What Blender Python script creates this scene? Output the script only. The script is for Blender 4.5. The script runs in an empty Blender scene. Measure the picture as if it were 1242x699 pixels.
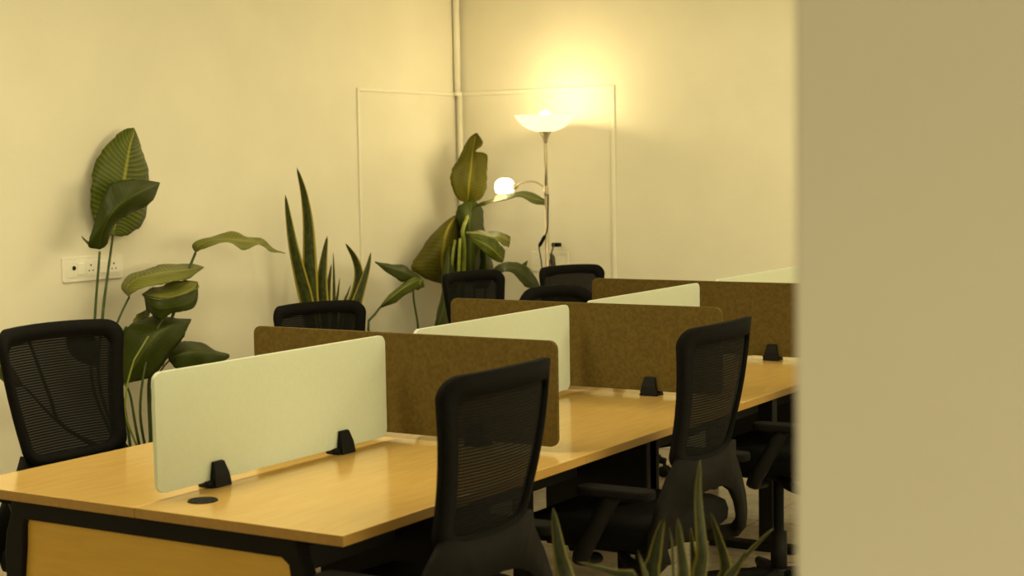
import bpy, bmesh, math, random
from mathutils import Vector, Matrix
random.seed(7)
PI = math.pi
sc = bpy.context.scene
COL = sc.collection

# ------------------------------------------------------------------ camera
CAM = Vector((2.632937, -2.597252, 1.5142))
CF = Vector((-0.524991, 0.847681, -0.076297))
CR = Vector((0.850702, 0.525395, -0.016309))
CU = Vector((-0.026261, 0.073468, 0.996952))
FPX = 1935.05
W, H = 1242, 699


def ray(x, y):
    return CF + CR * ((x - W / 2) / FPX) - CU * ((y - H / 2) / FPX)


def PX(x, y, X):                      # point seen at (x, y), standing on the plane x = X
    d = ray(x, y)
    return CAM + d * ((X - CAM.x) / d.x)


def PY(x, y, Y):
    d = ray(x, y)
    return CAM + d * ((Y - CAM.y) / d.y)


def PD(x, y, dist):
    return CAM + ray(x, y) * dist


cd = bpy.data.cameras.new('camera')
co = bpy.data.objects.new('camera', cd)
COL.objects.link(co)
m = Matrix((CR, CU, -CF)).transposed().to_4x4()
m.translation = CAM
co.matrix_world = m
cd.sensor_width = 36
cd.lens = FPX / W * 36
cd.clip_start = 0.05
cd.dof.use_dof = True
cd.dof.focus_distance = 5.2
cd.dof.aperture_fstop = 4.8
sc.camera = co

# ------------------------------------------------------------------ materials
def srgb(r, g, b):
    def f(c):
        c /= 255
        return c / 12.92 if c <= .04045 else ((c + .055) / 1.055) ** 2.4
    return (f(r), f(g), f(b), 1)


def mat(name):
    m = bpy.data.materials.new(name)
    m.use_nodes = True
    nt = m.node_tree
    return m, nt, nt.nodes['Principled BSDF']


def simple(name, col, rough=.5, spec=.5, metal=0, noise=0, nscale=40, bump=0, bscale=200, trans=0):
    m, nt, b = mat(name)
    b.inputs['Base Color'].default_value = col
    b.inputs['Roughness'].default_value = rough
    b.inputs['Specular IOR Level'].default_value = spec
    b.inputs['Metallic'].default_value = metal
    tc = nt.nodes.new('ShaderNodeTexCoord')
    if noise:
        n = nt.nodes.new('ShaderNodeTexNoise')
        n.inputs['Scale'].default_value = nscale
        n.inputs['Detail'].default_value = 6
        nt.links.new(tc.outputs['Object'], n.inputs['Vector'])
        r = nt.nodes.new('ShaderNodeValToRGB')
        r.color_ramp.elements[0].position = .3
        r.color_ramp.elements[1].position = .7
        r.color_ramp.elements[0].color = [c * (1 - noise) for c in col[:3]] + [1]
        r.color_ramp.elements[1].color = [min(1, c * (1 + noise)) for c in col[:3]] + [1]
        nt.links.new(n.outputs['Fac'], r.inputs['Fac'])
        nt.links.new(r.outputs['Color'], b.inputs['Base Color'])
    if bump:
        n2 = nt.nodes.new('ShaderNodeTexNoise')
        n2.inputs['Scale'].default_value = bscale
        n2.inputs['Detail'].default_value = 3
        nt.links.new(tc.outputs['Object'], n2.inputs['Vector'])
        bp = nt.nodes.new('ShaderNodeBump')
        bp.inputs['Strength'].default_value = bump
        bp.inputs['Distance'].default_value = .002
        nt.links.new(n2.outputs['Fac'], bp.inputs['Height'])
        nt.links.new(bp.outputs['Normal'], b.inputs['Normal'])
    return m


M = {}
M['wall'] = simple('painted_wall', (.76, .72, .60, 1), .55, .25, noise=.03, nscale=3, bump=.25, bscale=60)
M['front_wall'] = simple('painted_front_wall', (.74, .70, .60, 1), .7, .2, noise=.02, nscale=3, bump=.4, bscale=160)
M['ceiling'] = simple('ceiling_paint', (.8, .78, .7, 1), .9, .1, noise=.02, nscale=5)
M['trim'] = simple('trim_paint', (.80, .76, .64, 1), .4, .4, noise=.02, nscale=6)
M['plastic_white'] = simple('white_plastic', (.82, .79, .70, 1), .35, .5, noise=.02, nscale=20)
M['black_metal'] = simple('black_powder_coat', (.007, .0065, .006, 1), .6, .15, noise=.1, nscale=80, bump=.1)
M['black_plastic'] = simple('black_plastic', (.006, .006, .006, 1), .6, .15, noise=.1, nscale=50, bump=.15, bscale=500)
M['grey_plastic'] = simple('dark_grey_plastic', (.008, .0075, .0065, 1), .8, .08, noise=.1, nscale=50, bump=.2, bscale=500)
M['black_fabric'] = simple('black_fabric', (.006, .0058, .0058, 1), .95, .08, noise=.2, nscale=120, bump=.5, bscale=600)
M['chrome'] = simple('brushed_nickel', (.50, .43, .30, 1), .42, .5, metal=.55, noise=.04, nscale=30)
M['soil'] = simple('dark_soil', (.03, .02, .012, 1), .95, .1, noise=.4, nscale=60, bump=1, bscale=80)
M['pot'] = simple('dark_glazed_pot', (.05, .045, .04, 1), .4, .5, noise=.15, nscale=20)
M['stalk'] = simple('green_stalk', (.045, .07, .012, 1), .45, .4, noise=.25, nscale=30)
M['stalk_pale'] = simple('pale_green_stalk', (.22, .26, .03, 1), .45, .4, noise=.2, nscale=30)
M['hole'] = simple('socket_hole', (.01, .01, .01, 1), .6, .2, noise=.05)
M['bracket'] = simple('shine_bracket', (.16, .14, .08, 1), .5, .3, noise=.2)  # lightened in colour to read as shine marks under the worktop
M['cord'] = simple('dark_cord', (.03, .022, .012, 1), .5, .4, noise=.1)


def wood(name, c1, c2, rough, spec, sc_=(14, 1.6, 14)):
    m, nt, b = mat(name)
    tc = nt.nodes.new('ShaderNodeTexCoord')
    mp = nt.nodes.new('ShaderNodeMapping')
    mp.inputs['Scale'].default_value = sc_
    n = nt.nodes.new('ShaderNodeTexNoise')
    n.inputs['Scale'].default_value = 4
    n.inputs['Detail'].default_value = 8
    n.inputs['Distortion'].default_value = .6
    r = nt.nodes.new('ShaderNodeValToRGB')
    r.color_ramp.elements[0].position = .3
    r.color_ramp.elements[1].position = .72
    r.color_ramp.elements[0].color = c1
    r.color_ramp.elements[1].color = c2
    nt.links.new(tc.outputs['Object'], mp.inputs['Vector'])
    nt.links.new(mp.outputs['Vector'], n.inputs['Vector'])
    nt.links.new(n.outputs['Fac'], r.inputs['Fac'])
    nt.links.new(r.outputs['Color'], b.inputs['Base Color'])
    b.inputs['Roughness'].default_value = rough
    b.inputs['Specular IOR Level'].default_value = spec
    return m


M['maple'] = wood('maple_laminate', (.51, .325, .10, 1), (.58, .38, .125, 1), .14, .6)
M['maple_edge'] = wood('maple_edge_band', (.34, .195, .045, 1), (.40, .235, .06, 1), .4, .4)  # edge band, darkened in colour for the less lit vertical faces
M['maple_panel'] = wood('maple_end_panel', (.60, .36, .055, 1), (.66, .41, .07, 1), .4, .35, (1.6, 10, 14))


def screen_mat(name, col, clear, transl, rough, noise):
    m, nt, b = mat(name)
    out = nt.nodes['Material Output']
    tc = nt.nodes.new('ShaderNodeTexCoord')
    n = nt.nodes.new('ShaderNodeTexNoise')
    n.inputs['Scale'].default_value = 90
    n.inputs['Detail'].default_value = 5
    r = nt.nodes.new('ShaderNodeValToRGB')
    r.color_ramp.elements[0].position = .35
    r.color_ramp.elements[1].position = .65
    r.color_ramp.elements[0].color = [c * (1 - noise) for c in col[:3]] + [1]
    r.color_ramp.elements[1].color = [c * (1 + noise) for c in col[:3]] + [1]
    nt.links.new(tc.outputs['Object'], n.inputs['Vector'])
    nt.links.new(n.outputs['Fac'], r.inputs['Fac'])
    nt.links.new(r.outputs['Color'], b.inputs['Base Color'])
    b.inputs['Roughness'].default_value = rough
    b.inputs['Specular IOR Level'].default_value = .15
    t = nt.nodes.new('ShaderNodeBsdfTranslucent')
    nt.links.new(r.outputs['Color'], t.inputs['Color'])
    mx = nt.nodes.new('ShaderNodeMixShader')
    mx.inputs['Fac'].default_value = transl
    nt.links.new(b.outputs['BSDF'], mx.inputs[1])
    nt.links.new(t.outputs['BSDF'], mx.inputs[2])
    g = nt.nodes.new('ShaderNodeBsdfTransparent')
    g.inputs['Color'].default_value = [min(1, c * 1.4) for c in col[:3]] + [1]
    mx2 = nt.nodes.new('ShaderNodeMixShader')
    mx2.inputs['Fac'].default_value = clear
    nt.links.new(mx.outputs['Shader'], mx2.inputs[1])
    nt.links.new(g.outputs['BSDF'], mx2.inputs[2])
    nt.links.new(mx2.outputs['Shader'], out.inputs['Surface'])
    return m


M['frosted'] = screen_mat('frosted_glass', (.72, .77, .68, 1), .05, .35, .4, .015)
M['bronze'] = screen_mat('bronze_acrylic', (.135, .092, .022, 1), .05, .2, .7, .16)


def mesh_fabric():
    m, nt, b = mat('chair_mesh_fabric')
    out = nt.nodes['Material Output']
    b.inputs['Base Color'].default_value = (.006, .006, .006, 1)
    b.inputs['Roughness'].default_value = .95
    b.inputs['Specular IOR Level'].default_value = .08
    tc = nt.nodes.new('ShaderNodeTexCoord')
    w = nt.nodes.new('ShaderNodeTexWave')
    w.wave_type = 'BANDS'
    w.bands_direction = 'Z'
    w.inputs['Scale'].default_value = 42
    w.inputs['Distortion'].default_value = .3
    w.inputs['Detail'].default_value = 1
    nt.links.new(tc.outputs['Object'], w.inputs['Vector'])
    r = nt.nodes.new('ShaderNodeValToRGB')
    r.color_ramp.elements[0].position = .62
    r.color_ramp.elements[1].position = .92
    r.color_ramp.elements[0].color = (0.008, 0.008, 0.008, 1)
    r.color_ramp.elements[1].color = (.10, .10, .10, 1)
    nt.links.new(w.outputs['Fac'], r.inputs['Fac'])
    t = nt.nodes.new('ShaderNodeBsdfTransparent')
    mx = nt.nodes.new('ShaderNodeMixShader')
    nt.links.new(r.outputs['Color'], mx.inputs['Fac'])
    nt.links.new(b.outputs['BSDF'], mx.inputs[1])
    nt.links.new(t.outputs['BSDF'], mx.inputs[2])
    nt.links.new(mx.outputs['Shader'], out.inputs['Surface'])
    return m


M['mesh'] = mesh_fabric()


def leaf_mat(name, dark, light, vein, veins=26, transl=.18, rough=.42, vb=.2, streak=.5):
    m, nt, b = mat(name)
    out = nt.nodes['Material Output']
    uv = nt.nodes.new('ShaderNodeUVMap')
    sep = nt.nodes.new('ShaderNodeSeparateXYZ')
    nt.links.new(uv.outputs['UV'], sep.inputs[0])
    n = nt.nodes.new('ShaderNodeTexNoise')
    n.inputs['Scale'].default_value = 4
    n.inputs['Detail'].default_value = 4
    nt.links.new(uv.outputs['UV'], n.inputs['Vector'])
    r = nt.nodes.new('ShaderNodeValToRGB')
    r.color_ramp.elements[0].position = .3
    r.color_ramp.elements[1].position = .75
    r.color_ramp.elements[0].color = dark
    r.color_ramp.elements[1].color = light
    nt.links.new(n.outputs['Fac'], r.inputs['Fac'])
    # lateral veins: sin((v + |u-.5|*k) * veins)
    a = nt.nodes.new('ShaderNodeMath'); a.operation = 'SUBTRACT'; a.inputs[1].default_value = .5
    nt.links.new(sep.outputs['X'], a.inputs[0])
    ab = nt.nodes.new('ShaderNodeMath'); ab.operation = 'ABSOLUTE'
    nt.links.new(a.outputs[0], ab.inputs[0])
    k = nt.nodes.new('ShaderNodeMath'); k.operation = 'MULTIPLY_ADD'; k.inputs[1].default_value = -.25
    nt.links.new(ab.outputs[0], k.inputs[0]); nt.links.new(sep.outputs['Y'], k.inputs[2])
    s = nt.nodes.new('ShaderNodeMath'); s.operation = 'MULTIPLY'; s.inputs[1].default_value = veins * 2 * PI
    nt.links.new(k.outputs[0], s.inputs[0])
    sn = nt.nodes.new('ShaderNodeMath'); sn.operation = 'SINE'
    nt.links.new(s.outputs[0], sn.inputs[0])
    bp = nt.nodes.new('ShaderNodeBump'); bp.inputs['Strength'].default_value = vb; bp.inputs['Distance'].default_value = .004
    nt.links.new(sn.outputs[0], bp.inputs['Height'])
    nt.links.new(bp.outputs['Normal'], b.inputs['Normal'])
    # paler streaks along the lateral veins
    vm = nt.nodes.new('ShaderNodeMapRange')
    vm.inputs['From Min'].default_value = .2; vm.inputs['From Max'].default_value = 1
    vm.inputs['To Max'].default_value = streak
    nt.links.new(sn.outputs[0], vm.inputs['Value'])
    vn = nt.nodes.new('ShaderNodeMath'); vn.operation = 'MULTIPLY'
    nt.links.new(vm.outputs['Result'], vn.inputs[0]); nt.links.new(n.outputs['Fac'], vn.inputs[1])
    mv = nt.nodes.new('ShaderNodeMix'); mv.data_type = 'RGBA'
    nt.links.new(vn.outputs[0], mv.inputs['Factor'])
    nt.links.new(r.outputs['Color'], mv.inputs['A']); mv.inputs['B'].default_value = vein
    # midrib
    mr = nt.nodes.new('ShaderNodeMapRange')
    mr.inputs['From Min'].default_value = .012; mr.inputs['From Max'].default_value = .04
    mr.inputs['To Min'].default_value = .85; mr.inputs['To Max'].default_value = 0
    nt.links.new(ab.outputs[0], mr.inputs['Value'])
    mx = nt.nodes.new('ShaderNodeMix'); mx.data_type = 'RGBA'
    nt.links.new(mr.outputs['Result'], mx.inputs['Factor'])
    nt.links.new(mv.outputs['Result'], mx.inputs['A'])
    mx.inputs['B'].default_value = vein
    nt.links.new(mx.outputs['Result'], b.inputs['Base Color'])
    b.inputs['Roughness'].default_value = rough
    b.inputs['Specular IOR Level'].default_value = .28
    t = nt.nodes.new('ShaderNodeBsdfTranslucent')
    nt.links.new(mx.outputs['Result'], t.inputs['Color'])
    ms = nt.nodes.new('ShaderNodeMixShader'); ms.inputs['Fac'].default_value = transl
    nt.links.new(b.outputs['BSDF'], ms.inputs[1]); nt.links.new(t.outputs['BSDF'], ms.inputs[2])
    nt.links.new(ms.outputs['Shader'], out.inputs['Surface'])
    return m


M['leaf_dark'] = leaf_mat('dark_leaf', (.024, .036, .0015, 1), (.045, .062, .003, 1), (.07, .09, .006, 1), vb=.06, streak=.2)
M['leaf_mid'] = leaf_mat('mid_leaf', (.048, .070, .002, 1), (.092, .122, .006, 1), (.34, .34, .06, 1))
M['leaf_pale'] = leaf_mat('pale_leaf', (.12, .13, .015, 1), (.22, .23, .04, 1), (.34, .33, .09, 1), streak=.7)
M['leaf_lit'] = leaf_mat('backlit_leaf', (.10, .095, .006, 1), (.18, .165, .014, 1), (.44, .38, .04, 1), transl=.45, vb=.1, streak=.3)  # lamp glow from behind painted in as a lighter leaf colour


def snake_mat(name, dark, light, edge):
    m, nt, b = mat(name)
    uv = nt.nodes.new('ShaderNodeUVMap')
    sep = nt.nodes.new('ShaderNodeSeparateXYZ')
    nt.links.new(uv.outputs['UV'], sep.inputs[0])
    mp = nt.nodes.new('ShaderNodeMapping'); mp.inputs['Scale'].default_value = (2.5, 22, 1)
    nt.links.new(uv.outputs['UV'], mp.inputs['Vector'])
    n = nt.nodes.new('ShaderNodeTexNoise'); n.inputs['Scale'].default_value = 1.4; n.inputs['Detail'].default_value = 5
    nt.links.new(mp.outputs['Vector'], n.inputs['Vector'])
    r = nt.nodes.new('ShaderNodeValToRGB')
    r.color_ramp.elements[0].position = .38; r.color_ramp.elements[1].position = .7
    r.color_ramp.elements[0].color = dark; r.color_ramp.elements[1].color = light
    nt.links.new(n.outputs['Fac'], r.inputs['Fac'])
    a = nt.nodes.new('ShaderNodeMath'); a.operation = 'SUBTRACT'; a.inputs[1].default_value = .5
    nt.links.new(sep.outputs['X'], a.inputs[0])
    ab = nt.nodes.new('ShaderNodeMath'); ab.operation = 'ABSOLUTE'
    nt.links.new(a.outputs[0], ab.inputs[0])
    mr = nt.nodes.new('ShaderNodeMapRange')
    mr.inputs['From Min'].default_value = .34; mr.inputs['From Max'].default_value = .40
    nt.links.new(ab.outputs[0], mr.inputs['Value'])
    mx = nt.nodes.new('ShaderNodeMix'); mx.data_type = 'RGBA'
    nt.links.new(mr.outputs['Result'], mx.inputs['Factor'])
    nt.links.new(r.outputs['Color'], mx.inputs['A']); mx.inputs['B'].default_value = edge
    nt.links.new(mx.outputs['Result'], b.inputs['Base Color'])
    b.inputs['Roughness'].default_value = .5
    b.inputs['Specular IOR Level'].default_value = .22
    return m


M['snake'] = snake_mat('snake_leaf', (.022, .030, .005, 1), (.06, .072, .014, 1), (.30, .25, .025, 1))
M['snake_dim'] = snake_mat('dimmed_snake_leaf', (.009, .013, .003, 1), (.024, .030, .007, 1), (.11, .095, .010, 1))  # dimmer copy: weaker foreground light put into the leaf colour


def floor_mat():
    m, nt, b = mat('polished_tile')
    tc = nt.nodes.new('ShaderNodeTexCoord')
    n = nt.nodes.new('ShaderNodeTexNoise'); n.inputs['Scale'].default_value = 9; n.inputs['Detail'].default_value = 8
    n.inputs['Distortion'].default_value = 1.2
    nt.links.new(tc.outputs['Object'], n.inputs['Vector'])
    r = nt.nodes.new('ShaderNodeValToRGB')
    r.color_ramp.elements[0].position = .3; r.color_ramp.elements[1].position = .7
    r.color_ramp.elements[0].color = (.30, .24, .16, 1); r.color_ramp.elements[1].color = (.44, .37, .27, 1)
    nt.links.new(n.outputs['Fac'], r.inputs['Fac'])
    br = nt.nodes.new('ShaderNodeTexBrick')
    br.offset = 0
    br.inputs['Scale'].default_value = 1
    br.inputs['Brick Width'].default_value = .6; br.inputs['Row Height'].default_value = .6
    br.inputs['Mortar Size'].default_value = .003
    br.inputs['Color1'].default_value = (1, 1, 1, 1); br.inputs['Color2'].default_value = (.93, .93, .93, 1)
    br.inputs['Mortar'].default_value = (.45, .4, .35, 1)
    nt.links.new(tc.outputs['Object'], br.inputs['Vector'])
    mx = nt.nodes.new('ShaderNodeMix'); mx.data_type = 'RGBA'; mx.blend_type = 'MULTIPLY'
    mx.inputs['Factor'].default_value = 1
    nt.links.new(r.outputs['Color'], mx.inputs['A']); nt.links.new(br.outputs['Color'], mx.inputs['B'])
    nt.links.new(mx.outputs['Result'], b.inputs['Base Color'])
    b.inputs['Roughness'].default_value = .16
    b.inputs['Specular IOR Level'].default_value = .5
    return m


M['floor'] = floor_mat()


def emit(name, col, strength, back=None):
    m, nt, b = mat(name)
    b.inputs['Base Color'].default_value = (.8, .75, .6, 1)
    b.inputs['Emission Color'].default_value = col
    b.inputs['Emission Strength'].default_value = strength
    n = nt.nodes.new('ShaderNodeTexNoise'); n.inputs['Scale'].default_value = 12
    r = nt.nodes.new('ShaderNodeValToRGB')
    r.color_ramp.elements[0].color = [c * .93 for c in col[:3]] + [1]; r.color_ramp.elements[1].color = col
    nt.links.new(n.outputs['Fac'], r.inputs['Fac']); nt.links.new(r.outputs['Color'], b.inputs['Emission Color'])
    return m


M['bowl'] = emit('glowing_glass_bowl', (1, .80, .42, 1), 1.4)
M['globe'] = emit('glowing_globe', (1, .84, .48, 1), 9)
M['bulb'] = emit('bulb', (1, .9, .62, 1), 22)

# ------------------------------------------------------------------ mesh helpers
def link(name, verts, faces, mats, parent=None, smooth=False, uvs=None, mi=None, loc=None):
    me = bpy.data.meshes.new(name)
    me.from_pydata([tuple(v) for v in verts], [], faces)
    for k in (mats if isinstance(mats, (list, tuple)) else [mats]):
        me.materials.append(k)
    if mi:
        for p, i in zip(me.polygons, mi):
            p.material_index = i
    if uvs:
        ul = me.uv_layers.new(name='UVMap')
        for lp in me.loops:
            ul.data[lp.index].uv = uvs[lp.vertex_index]
    bm = bmesh.new(); bm.from_mesh(me)
    bmesh.ops.recalc_face_normals(bm, faces=bm.faces)
    bm.to_mesh(me); bm.free()
    if smooth:
        for p in me.polygons:
            p.use_smooth = True
    o = bpy.data.objects.new(name, me)
    COL.objects.link(o)
    if parent:
        o.parent = parent
    if loc:
        o.location = loc
    return o


def bevel(o, w, seg=2):
    b = o.modifiers.new('bevel', 'BEVEL'); b.width = w; b.segments = seg; b.limit_method = 'ANGLE'; b.angle_limit = .7
    return o


class MB:
    def __init__(s):
        s.v = []; s.f = []; s.mi = []

    def add(s, v, f, mi=0):
        o = len(s.v)
        s.v += [Vector(p) for p in v]
        s.f += [tuple(i + o for i in q) for q in f]
        s.mi += [mi] * len(f)
        return s

    def box(s, x0, x1, y0, y1, z0, z1, mi=0):
        v = [(x, y, z) for x in (x0, x1) for y in (y0, y1) for z in (z0, z1)]
        f = [(0, 1, 3, 2), (4, 6, 7, 5), (0, 4, 5, 1), (2, 3, 7, 6), (0, 2, 6, 4), (1, 5, 7, 3)]
        return s.add(v, f, mi)

    def tube(s, path, r, n=10, mi=0, flat=1.0, cap=True):
        path = [Vector(p) for p in path]
        rs = r if isinstance(r, (list, tuple)) else [r] * len(path)
        v = []; up = None
        for i, p in enumerate(path):
            t = (path[min(i + 1, len(path) - 1)] - path[max(i - 1, 0)]).normalized()
            if up is None:
                up = Vector((0, 0, 1)) if abs(t.z) < .9 else Vector((1, 0, 0))
            a = (up - t * up.dot(t)).normalized(); b = t.cross(a); up = a
            for k in range(n):
                th = 2 * PI * k / n
                v.append(p + a * math.cos(th) * rs[i] + b * math.sin(th) * rs[i] * flat)
        f = []
        for i in range(len(path) - 1):
            for k in range(n):
                f.append((i * n + k, i * n + (k + 1) % n, (i + 1) * n + (k + 1) % n, (i + 1) * n + k))
        if cap:
            f.append(tuple(range(n - 1, -1, -1)))
            f.append(tuple((len(path) - 1) * n + k for k in range(n)))
        return s.add(v, f, mi)

    def lathe(s, prof, c=(0, 0, 0), n=32, mi=0, close=False):
        c = Vector(c); v = []
        for (r, z) in prof:
            for k in range(n):
                th = 2 * PI * k / n
                v.append(c + Vector((r * math.cos(th), r * math.sin(th), z)))
        f = []
        for i in range(len(prof) - 1):
            for k in range(n):
                f.append((i * n + k, i * n + (k + 1) % n, (i + 1) * n + (k + 1) % n, (i + 1) * n + k))
        if prof[0][0] > 1e-6: f.append(tuple(range(n - 1, -1, -1)))
        if prof[-1][0] > 1e-6: f.append(tuple((len(prof) - 1) * n + k for k in range(n)))
        return s.add(v, f, mi)

    def prism(s, outline, fn, depth, mi=0):
        """outline: list of 2D points; fn(p, side) -> 3D for side 0/1"""
        n = len(outline)
        v = [fn(p, 0) for p in outline] + [fn(p, depth) for p in outline]
        f = [tuple(range(n - 1, -1, -1)), tuple(range(n, 2 * n))]
        for k in range(n):
            f.append((k, (k + 1) % n, n + (k + 1) % n, n + k))
        return s.add(v, f, mi)

    def build(s, name, mats, parent=None, smooth=False, bev=0, seg=2, loc=None):
        o = link(name, s.v, s.f, mats, parent, smooth, mi=s.mi, loc=loc)
        if bev:
            bevel(o, bev, seg)
        return o


def catmull(pts, n):
    pts = [Vector(p) for p in pts]
    if len(pts) == 2:
        return [pts[0].lerp(pts[1], i / (n - 1)) for i in range(n)]
    d = [0]
    for a, b in zip(pts, pts[1:]):
        d.append(d[-1] + max((b - a).length, 1e-6))
    out = []
    for i in range(n):
        t = d[-1] * i / (n - 1)
        k = 0
        while k < len(pts) - 2 and d[k + 1] < t:
            k += 1
        u = (t - d[k]) / (d[k + 1] - d[k])
        p1, p2 = pts[k], pts[k + 1]
        p0 = pts[k - 1] if k > 0 else p1 * 2 - p2
        p3 = pts[k + 2] if k + 2 < len(pts) else p2 * 2 - p1
        out.append(.5 * ((2 * p1) + (p2 - p0) * u + (2 * p0 - 5 * p1 + 4 * p2 - p3) * u * u + (3 * p1 - p0 - 3 * p2 + p3) * u ** 3))
    return out


def rrect(x0, x1, y0, y1, r, n=6):
    pts = []
    for (cx, cy, a0) in ((x1 - r, y1 - r, 0), (x0 + r, y1 - r, PI / 2), (x0 + r, y0 + r, PI), (x1 - r, y0 + r, 1.5 * PI)):
        for k in range(n + 1):
            a = a0 + PI / 2 * k / n
            pts.append((cx + r * math.cos(a), cy + r * math.sin(a)))
    return pts


def empty(name, label, cat, loc=(0, 0, 0), rz=0, group=None):
    o = bpy.data.objects.new(name, None)
    COL.objects.link(o)
    o.location = loc; o.rotation_euler = (0, 0, rz)
    o.empty_display_size = .1
    tag(o, label, cat, group)
    return o


def tag(o, label, cat, group=None):
    o['label'] = label; o['category'] = cat
    if group: o['group'] = group
    return o


def struct(o):
    o['kind'] = 'structure'
    return o


# ------------------------------------------------------------------ room
WX, WY = -2.4, 4.98            # left wall and back wall
RX, FY, CZ = 5.2, -1.42, 2.75
struct(MB().box(WX - .2, RX + .2, -6.2, WY + .2, -.1, 0).build('floor', M['floor']))
struct(MB().box(WX - .2, RX + .2, FY - .14, WY + .2, CZ, CZ + .1).build('ceiling', M['ceiling']))
struct(MB().box(WX - .12, WX, FY, WY, 0, CZ).build('wall_left', M['wall']))
struct(MB().box(WX - .12, RX + .12, WY, WY + .12, 0, CZ).build('wall_back', M['wall']))
struct(MB().box(RX, RX + .12, FY, WY, 0, CZ).build('wall_right', M['wall']))
EDGE = PY(962.5, 350, FY - .14).x
fw = struct(MB().box(EDGE, RX + .12, FY - .14, FY, 0, CZ).build('wall_front', M['front_wall'], bev=.004))
struct(MB().box(WX - .12, -.6, FY - .14, FY, 0, CZ).build('wall_entrance', M['front_wall']))
struct(MB().box(WX, WX + .012, FY, WY, 0, .07).build('baseboard_left', M['trim'], bev=.003))
struct(MB().box(WX + .012, RX, WY - .012, WY, 0, .07).build('baseboard_back', M['trim'], bev=.003))


def frame_trim(name, plane, a0, a1, z0, z1, w, d):
    mb = MB()
    def bx(p0, p1, q0, q1):
        if plane == 'x': mb.box(WX, WX + d, p0, p1, q0, q1)
        else: mb.box(p0, p1, WY - d, WY, q0, q1)
    bx(a0, a0 + w, z0, z1); bx(a1 - w, a1, z0, z1)
    bx(a0 + w, a1 - w, z1 - w, z1); bx(a0 + w, a1 - w, z0, z0 + w)
    return struct(mb.build(name, M['trim'], bev=.003))


frame_trim('trim_1', 'x', 4.035, 4.975, .12, 1.93, .016, .009)
frame_trim('trim_2', 'y', -2.396, -1.395, .12, 1.935, .022, .009)

# vertical conduit in the corner
cp = empty('conduit_pipe', 'thin painted conduit pipe running up the corner of the two walls', 'pipe', (-2.366, 4.945, 0))
MB().tube([(-.012, 0, 1.93), (-.012, 0, CZ)], .019, 14).build('pipe', M['trim'], cp, True)
MB().tube([(-.01, 0, 1.912), (-.01, 0, 1.935)], .024, 14).build('coupling', M['trim'], cp, True)
MB().tube([(.0, 0.003, 0), (.0, 0.003, 1.92)], .0145, 14).build('pipe', M['trim'], cp, True)

# ------------------------------------------------------------------ desk
desk = empty('bench_desk', 'long double-sided maple bench desk with black metal frame and maple end panel', 'desk', (0, 0, 0))
TT, TH = .75, .024
BAY = 1.045
NB = 4
for i in range(NB):
    for s in (-1, 1):
        x0, x1 = (-.6, -.0008) if s < 0 else (.0008, .6)
        y0, y1 = i * BAY + (.0006 if i else 0), (i + 1) * BAY - .0006
        mb = MB().box(x0, x1, y0, y1, TT - TH, TT)
        # edge band on vertical faces = material 1
        mb.mi = [1, 1, 1, 1, 0, 0]
        wt = mb.build('worktop', [M['maple'], M['maple_edge']], desk, bev=.0015)
        # cable grommet
        gx = .09 if s > 0 else -.42
        gy = i * BAY + .13
        g = MB().lathe([(.0, .0035), (.026, .0035), (.027, .002), (.029, .004), (.034, .003), (.0355, 0)], (gx, gy, TT), 32)
        if s > 0:
            g.build('cable_grommet', M['black_plastic'], desk, True)


def end_frame(y0, y1):
    mb = MB()
    # top rail and two legs in one welded outline: list of outer / inner points
    out = [(-.475, 0), (-.475, .60), (-.468, .64), (-.452, .68), (-.445, TT - TH), (.445, TT - TH), (.452, .68), (.468, .64), (.475, .60), (.475, 0)]
    inn = [(-.428, 0), (-.424, .50), (-.410, .60), (-.406, .66), (-.40, .675), (.405, .675), (.425, .66), (.431, .62), (.436, .50), (.438, 0)]
    n = len(out)
    v = [(x, y, z) for y in (y0, y1) for (x, z) in out + inn]
    f = []
    for k in range(n - 1):
        a, b, c, d = k, k + 1, n + k + 1, n + k
        f.append((a, b, c, d)); f.append((2 * n + a, 2 * n + d, 2 * n + c, 2 * n + b))
        f.append((a, 2 * n + a, 2 * n + b, b)); f.append((d, c, 2 * n + c, 2 * n + d))
    f.append((0, n, 3 * n, 2 * n)); f.append((n - 1, 2 * n + n - 1, 3 * n + n - 1, n + n - 1))
    mb.add(v, f)
    return mb


for (ya, yb, yp) in ((.03, .075, .045), (NB * BAY - .075, NB * BAY - .03, NB * BAY - .06)):
    ef = end_frame(ya, yb).build('end_frame', M['black_metal'], desk, bev=.004)
    MB().box(-.44, .445, yp, yp + .016, .12, .69).build('end_panel', M['maple_panel'] if ya < 1 else M['black_metal'], desk)  # far panel coloured black to darken the view under the desk
    for x in (-.33, -.15, .045, .23):
        MB().box(x - .012, x + .012, ya - .003, ya + .02, TT - TH - .008, TT - TH - .0005).build('bracket', M['bracket'], desk)
for x in (-.36, .36):
    MB().box(x - .02, x + .02, .075, NB * BAY - .075, .67, TT - TH).build('beam', M['black_metal'], desk, bev=.002)
for i in range(NB):
    MB().box(-.008, .008, i * BAY + .09, (i + 1) * BAY - .05, .465, TT - TH).build('modesty_panel', M['black_metal'], desk, bev=.002)
MB().box(-.27, .27, BAY - .045, BAY + .045, .0, .64).build('dark_filler_box', M['black_metal'], desk, bev=.004)  # invented black box that fills the dark area under the desk
MB().box(-.12, .27, 2 * BAY - .045, 2 * BAY + .045, .22, .64).build('dark_filler_box', M['black_metal'], desk, bev=.004)  # invented hanging box that darkens the gap by the second chair
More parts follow.
